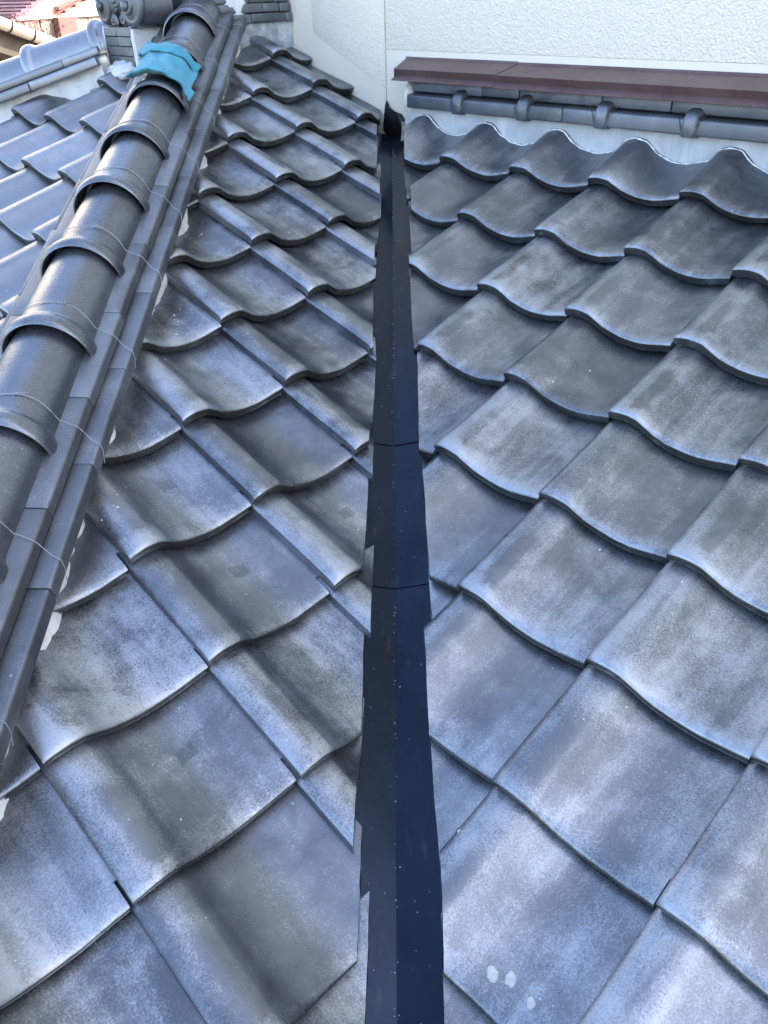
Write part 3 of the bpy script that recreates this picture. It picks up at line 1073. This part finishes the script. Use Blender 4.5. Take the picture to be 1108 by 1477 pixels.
def cap_r(y):
    """outer radius of the cap tiles along the hip (in y)"""
    for i, ry in enumerate(rings1):
        if y >= ry - .004:
            d = y - ry
            return .0965 if d < .036 else .0810
    return .081


for i in range(NA + 1):
    row = []
    for j in range(NB + 1):
        a = i / NA
        b = j / NB
        th = math.radians((124 + 24 * b) - (102 + 24 * b) * a)
        lo_ = 2.546 + .004 * math.sin(a * 7) - .045 * max(0, a - .84) / .16 
        hi_ = 2.775 - .025 * a + .008 * math.sin(a * 9 + 1)
        y = lo_ + (hi_ - lo_) * b
        rr_ = max(cap_r(y), .6 * cap_r(y + .02) + .4 * .083, .6 * cap_r(y - .02) + .4 * .083) + .006
        nz = noise.noise(Vector((a * 5.0, b * 3.2, 1.7)))
        fold = math.sin(b * 15 + a * 5 + nz * 2.6) * .0042 + nz * .006 + .003 * math.sin(a * 26 + b * 9)
        edge = max(0, abs(b - .5) * 2 - .90) / .10
        rr_ += .008 + max(-.006, fold * .5) + .004 * edge
        if a < .12:
            rr_ += .004 * (1 - a / .12)
        if a > .90:
            rr_ += .012 * (a - .90) / .10
        row.append(bm.verts.new((math.cos(th) * rr_, y / AX, ZT + math.sin(th) * rr_)))
    grid.append(row)
for A, B in zip(grid, grid[1:]):
    for j in range(NB):
        bm.faces.new((A[j], A[j + 1], B[j + 1], B[j]))
# a doubled fold lying along the upper edge
g2 = []
for i in range(NA + 1):
    row = []
    for j in range(13):
        a = .03 + .94 * i / NA
        b = j / 12
        th = math.radians((124 + 24 * b) - (102 + 24 * b) * a)
        y = 2.722 - .024 * a + .008 * math.sin(a * 11) + b * (.058 + .010 * math.sin(a * 5))
        rr_ = max(cap_r(y), .6 * cap_r(y + .02) + .4 * .083) + .024 + .008 * math.sin(b * math.pi) + .004 * noise.noise(Vector((a * 9, b * 2, 5)))
        row.append(bm.verts.new((math.cos(th) * rr_, y / AX, ZT + math.sin(th) * rr_)))
    g2.append(row)
for A, B in zip(g2, g2[1:]):
    for j in range(12):
        bm.faces.new((A[j], A[j + 1], B[j + 1], B[j]))
bmesh.ops.recalc_face_normals(bm, faces=bm.faces[:])
me = bpy.data.meshes.new('cloth')
bm.to_mesh(me)
bm.free()
me.polygons.foreach_set('use_smooth', [True] * len(me.polygons))
me.materials.append(MATS['cloth'])
cl = link('cloth', me, None, HF1)
md = cl.modifiers.new('thick', 'SOLIDIFY')
md.thickness = .0035
tag(cl, 'bright blue cloth draped over the hip ridge cap tiles', 'cloth')

# ------------------------------------------------------------------ beyond: neighbours, ground
GZ = -4.8
bm = bmesh.new()
g = 600
bm.faces.new([bm.verts.new(p) for p in ((-g, -g, GZ), (g, -g, GZ), (g, g, GZ), (-g, g, GZ))])
tag(mesh_obj('ground', bm, 'ground', smooth=False), 'bare earth ground around the houses', 'ground', kind='structure')


def ray(u, v):
    return fw + r2 * ((u - 554) / F_PX) - u2 * ((v - 738.5) / F_PX)


def at(u, v, y):
    d = ray(u, v)
    return d * (y / d.y)


# cream neighbour: a wall facing us about 9 m off, weathered boards below, maroon roof and verges
NY = 9.5
pA = at(37, 27.5, NY)
yb = NY
while at(97, 24, yb).z > pA.z:
    yb += .01
pB = at(97, 24, yb)
dirx = (pB - pA)
dirx.z = 0
dirx.normalize()
NF = frame((pA.x, pA.y, 0), dirx, Vector((-dirx.y, dirx.x, 0)), (0, 0, 1))
nb = tag(empty('neighbour_house', (pA.x, pA.y, GZ)), 'sunlit cream house with maroon roof and weathered boards beyond the roof', 'house')
zbl = pA.z


def nbox(name, x0, x1, y0, y1, z0, z1, mat, M=NF, parent=nb, bev=0):
    bm = bmesh.new()
    add_box(bm, x0, x1, y0, y1, z0, z1)
    if bev:
        bevel_all(bm, bev, 1)
    return mesh_obj(name, bm, mat, parent, M, smooth=False)


nbox('wall', -3.5, 5.2, 0, 5, zbl, zbl + 3.0, 'cream_paint')
nbox('wall', -3.5, 5.2, .03, 5, GZ, zbl, 'brown_board')
xx = -3.5
r_ = random.Random(4)
while xx < 5.2:
    wd = r_.uniform(.055, .10)
    nbox('board', xx, xx + wd - .008, r_.uniform(-.012, 0), .028, GZ + .2, zbl - .01, 'weathered_board')
    xx += wd
nbox('drip_rail', -3.5, 5.2, -.03, .028, zbl - .008, zbl + .012, 'gutter_plastic')
pP = NF.inverted() @ pB + Vector((-.08, 0, 0))
nbox('corner_post', pP.x - .16, pP.x + .10, -.10, -.015, GZ, zbl - .0, 'brown_post')


def verge(p0, p1, wdt, hgt, mat, name):
    bm = bmesh.new()
    a, b = NF.inverted() @ p0, NF.inverted() @ p1
    d = (b - a)
    prof = [(-.02, 0), (-.02 - wdt, 0), (-.02 - wdt, hgt), (-.02, hgt)]
    A = [bm.verts.new((a.x, y_, a.z + z_)) for y_, z_ in prof]
    B = [bm.verts.new((b.x, y_, b.z + z_)) for y_, z_ in prof]
    for i in range(4):
        bm.faces.new((A[i], A[(i + 1) % 4], B[(i + 1) % 4], B[i]))
    bm.faces.new(A[::-1])
    bm.faces.new(B)
    bmesh.ops.recalc_face_normals(bm, faces=bm.faces[:])
    return mesh_obj(name, bm, mat, nb, NF, smooth=False)


def on_wall(u, v, off=-.05):
    """where the sight line meets the neighbour's wall plane"""
    d = ray(u, v)
    n_ = NF.col[1].to_3d()
    p0 = NF @ Vector((0, off, 0))
    return d * (p0.dot(n_) / d.dot(n_))


for a_, b_ in (((18, 25), (64, -8)), ((82, 20), (130, -8))):
    v0, v1 = on_wall(*a_), on_wall(*b_)
    verge(v0, v1, .05, .022, 'red_trim', 'verge_board')
    verge(v0 + Vector((0, 0, .032)), v1 + Vector((0, 0, .032)), .08, .03, 'brown_post', 'roof_edge')
    for i in range(3):
        l_ = NF.inverted() @ v0.lerp(v1, .2 + .3 * i)
        nbox('verge_bracket', l_.x - .03, l_.x + .03, -.10, -.03, l_.z - .03, l_.z - .003, 'red_trim')
# maroon roof sheet at upper left with standing seams
bm = bmesh.new()
A = [at(-60, 25, NY - .9), at(22, 23, NY - .9), at(72, -12, NY - .25), at(-30, -12, NY - .25)]
bm.faces.new([bm.verts.new(p) for p in A])
geo = bmesh.ops.extrude_face_region(bm, geom=bm.faces[:])
for v in [g_ for g_ in geo['geom'] if isinstance(g_, bmesh.types.BMVert)]:
    v.co.z -= .03
bmesh.ops.recalc_face_normals(bm, faces=bm.faces[:])
roof = mesh_obj('roof', bm, 'neighbour_roof', nb, smooth=False)
for i in range(7):
    f = i / 7 + .04
    a_, b_ = A[0].lerp(A[3], f), A[1].lerp(A[2], f)
    bm = bmesh.new()
    add_tube(bm, [a_ + Vector((0, 0, .008)), b_ + Vector((0, 0, .008))], .012, 5)
    mesh_obj('seam', bm, 'neighbour_roof', roof)

# nearer outbuilding: eave with a gutter, dark soffit, brown wall
GY0, GY1 = 5.6, 6.3
g0, g1 = at(-40, 12, GY0), at(80, 59, GY1)
ob = tag(empty('outbuilding', (g0.x, g0.y, GZ)), 'low building with a pale rain gutter and dark eave at upper left', 'building')
dg = (g1 - g0)
dgu = dg.normalized()
bm = bmesh.new()
ring = []
nrm_h = Vector((dgu.y, -dgu.x, 0)).normalized()
if nrm_h.y > 0:
    nrm_h = -nrm_h
for p in (g0, g1):
    rr_ = []
    for i in range(9):
        t = math.pi + math.pi * i / 8
        rr_.append(bm.verts.new(p + nrm_h * math.cos(t) * -.055 + Vector((0, 0, math.sin(t) * .06))))
    for i in range(8, -1, -1):
        t = math.pi + math.pi * i / 8
        rr_.append(bm.verts.new(p + nrm_h * math.cos(t) * -.050 + Vector((0, 0, math.sin(t) * .055))))
    ring.append(rr_)
for i in range(18):
    bm.faces.new((ring[0][i], ring[0][(i + 1) % 18], ring[1][(i + 1) % 18], ring[1][i]))
bm.faces.new(ring[0])
bm.faces.new(ring[1][::-1])
bmesh.ops.recalc_face_normals(bm, faces=bm.faces[:])
gt = mesh_obj('rain_gutter', bm, 'gutter_plastic', ob)
for f in (.36, .64, .95):
    p = g0.lerp(g1, f)
    bm = bmesh.new()
    add_tube(bm, [p + nrm_h * math.cos(t) * .058 + Vector((0, 0, math.sin(t) * .063)) for t in [math.pi + math.pi * i / 8 for i in range(9)]], .006, 5)
    mesh_obj('bracket', bm, 'dark_wood', gt)
back = -nrm_h
OF = lambda p, b_, z_: p + back * b_ + Vector((0, 0, z_))


def slab(name, b0, z0_, b1, z1_, th, mat, ext=0.0):
    bm = bmesh.new()
    a0, a1 = g0 - dgu * ext, g1 + dgu * ext
    t = [OF(a0, b0, z0_), OF(a1, b0, z0_), OF(a1, b1, z1_), OF(a0, b1, z1_)]
    A = [bm.verts.new(p) for p in t]
    B = [bm.verts.new(p - Vector((0, 0, th))) for p in t]
    bm.faces.new(A)
    bm.faces.new(B[::-1])
    for i in range(4):
        j = (i + 1) % 4
        bm.faces.new((A[j], A[i], B[i], B[j]))
    bmesh.ops.recalc_face_normals(bm, faces=bm.faces[:])
    return mesh_obj(name, bm, mat, ob, smooth=False)


slab('roof_sheet', .02, .015, 1.6, .30, .03, 'dark_wood')
slab('fascia', .06, -.02, .09, -.02, .16, 'dark_wood')
slab('soffit', .09, -.15, .55, -.17, .02, 'dark_wood')
slab('beam', .30, -.18, .38, -.18, .10, 'gutter_plastic')
slab('wall', .50, -.18, .60, -.18, 4.2, 'brown_board')

# bare shrub with red leaves between the two buildings
sh = tag(empty('red_shrub', at(40, 40, 7.6) + Vector((0, 0, -2.0))), 'thin twiggy shrub with red leaves above the pale gutter', 'shrub')
r_ = random.Random(9)
base = at(40, 90, 7.6)
leaves = bmesh.new()
stems = bmesh.new()
for i in range(26):
    tip = at(r_.uniform(8, 100), r_.uniform(8, 46), 7.6 + r_.uniform(-.3, .3))
    mid_ = base.lerp(tip, .5) + Vector((r_.uniform(-.08, .08), 0, r_.uniform(-.05, .05)))
    pts = [base.lerp(mid_, t) if t < 1 else mid_.lerp(tip, t - 1) for t in (0, .5, 1, 1.33, 1.66, 2)]
    add_tube(stems, pts, [.005, .004, .003, .002, .0016, .001], 4)
    for k_ in range(18 if tip.x < at(62, 30, 7.6).x else 3):
        p = pts[2].lerp(tip, r_.uniform(.1, 1)) + Vector((r_.gauss(0, .04), r_.gauss(0, .04), r_.gauss(0, .035)))
        a, b = Vector((r_.gauss(0, 1), r_.gauss(0, 1), r_.gauss(0, 1))).normalized() * .011, Vector((r_.gauss(0, 1), r_.gauss(0, 1), r_.gauss(0, 1))).normalized() * .007
        leaves.faces.new([leaves.verts.new(q_) for q_ in (p - a, p + b, p + a, p - b)])
add_tube(stems, [base, base + Vector((0, 0, -2.2)), Vector((base.x, base.y, GZ))], [.014, .03, .04], 6)
mesh_obj('stem', stems, 'bark', sh)
lv = mesh_obj('leaves', leaves, 'red_leaf', sh, smooth=False)
lv['kind'] = 'stuff'

# ------------------------------------------------------------------ small marks: dried mortar drops, a screw, crumbs
bpy.context.view_layer.update()
DG = bpy.context.evaluated_depsgraph_get()


def drop_on(x, y):
    """height and normal of what lies under (x, y)"""
    ok, loc, nrm, _, ob_, _ = SC.ray_cast(DG, Vector((x, y, 1.2)), Vector((0, 0, -1)))
    return loc, nrm, ob_


def lie(loc, nrm):
    a = Vector((1, 0, 0)).cross(nrm).normalized()
    return frame(loc, a.cross(nrm).normalized() * -1, a, nrm)


for x, y, rad in ((.1077, .5205, .0080), (.130, .514, .0080), (.1518, .4841, .0062)):
    bm = bmesh.new()
    bmesh.ops.create_icosphere(bm, subdivisions=3, radius=1)
    for v in bm.verts:
        p = v.co.copy()
        v.co = Vector((p.x * rad, p.y * rad * 1.25, p.z * .0011)) * (1 + .38 * noise.noise(p * 2.2 + Vector((x * 90, y * 50, 0))))
    loc, nrm, _ = drop_on(x, y)
    mesh_obj('mortar_drop', bm, 'pale_drop', slope_r, lie(loc, nrm), sharp=180)
loc, nrm, _ = drop_on(.0727, .6885)
bm = bmesh.new()
bmesh.ops.create_cone(bm, cap_ends=True, segments=12, radius1=.0045, radius2=.0032, depth=.003)
mesh_obj('screw_head', bm, 'wire_metal', slope_r, lie(loc, nrm) @ Matrix.Translation((0, 0, .001)), sharp=30)
r_ = random.Random(5)
# ragged bead of plaster where the mortar meets the top tiles
bead = []
rho = -2.07
while rho < 1.2:
    w_ = 2.117 + .004 * noise.noise(Vector((rho * 30, 0, 4)))
    ok, loc, nrm, _, ob_, _ = SC.ray_cast(DG, Vector(((rho + w_) * Q, (w_ - rho) * Q, -.3490)), Vector((0, 0, -1)))
    if ok:
        bead.append((loc, .0022 + .0026 * max(-.7, noise.noise(Vector((rho * 55, 3, 1))) + .6 * noise.noise(Vector((rho * 160, 8, 1))))))
    rho += .0045
bm = bmesh.new()
add_tube(bm, [b_[0] for b_ in bead], [max(.0004, b_[1]) for b_ in bead], 6)
mesh_obj('plaster_bead', bm, 'plaster', wc, sharp=180)
# grit lying along the fold of the gutter
bm = bmesh.new()
for i in range(130):
    y = .45 + 2.4 * r_.random()
    x = XV + (r_.gauss(0, .0016) if i < 85 else r_.uniform(-.045, .05))
    loc, nrm, ob_ = drop_on(x, y)
    if ob_ is None or not ob_.name.startswith('gutter_sheet'):
        continue
    sz = r_.uniform(.0004, .0011)
    bmesh.ops.create_icosphere(bm, subdivisions=1, radius=1, matrix=lie(loc, nrm) @ Matrix.Rotation(r_.uniform(0, 6), 4, 'Z') @ Matrix.Diagonal((sz * r_.uniform(.8, 1.8), sz, sz * .6, 1)))
gr_ = mesh_obj('grit', bm, 'pale_drop', gut, sharp=30)
gr_['kind'] = 'stuff'
# crumbs of mortar fallen beside the near hip and along the wall foot
r_ = random.Random(21)
bm = bmesh.new()
for i in range(150):
    if i < 70:
        x, y = -.540 + abs(r_.gauss(0, .02)), r_.choice((3.0, 3.08, 2.9, 2.6, 2.2, 1.7, 1.25)) + r_.gauss(0, .09)
    elif i < 110:
        rho = r_.uniform(-2.05, .2)
        w_ = 2.112 - abs(r_.gauss(0, .012))
        x, y = (rho + w_) * Q, (w_ - rho) * Q
    else:
        t = r_.uniform(0, 1)
        x, y = -.12 - .9 * t + r_.gauss(0, .1), 3.1 - 2.5 * r_.random()
        if r_.random() < .5:
            x, y = r_.uniform(.1, 1.2), r_.uniform(.4, 2.4)
    loc, nrm, ob_ = drop_on(x, y)
    if ob_ is None or not ob_.name.startswith('roof_tile'):
        continue
    sz = r_.uniform(.0006, .0022)
    M = lie(loc, nrm) @ Matrix.Rotation(r_.uniform(0, 6), 4, 'Z') @ Matrix.Diagonal((sz * r_.uniform(.8, 2), sz, sz * .5, 1))
    bmesh.ops.create_icosphere(bm, subdivisions=1, radius=1, matrix=M)
cr = mesh_obj('mortar_crumbs', bm, 'plaster', sharp=30)
tag(cr, 'pale crumbs of mortar scattered over the grey tiles', 'crumbs', kind='stuff')
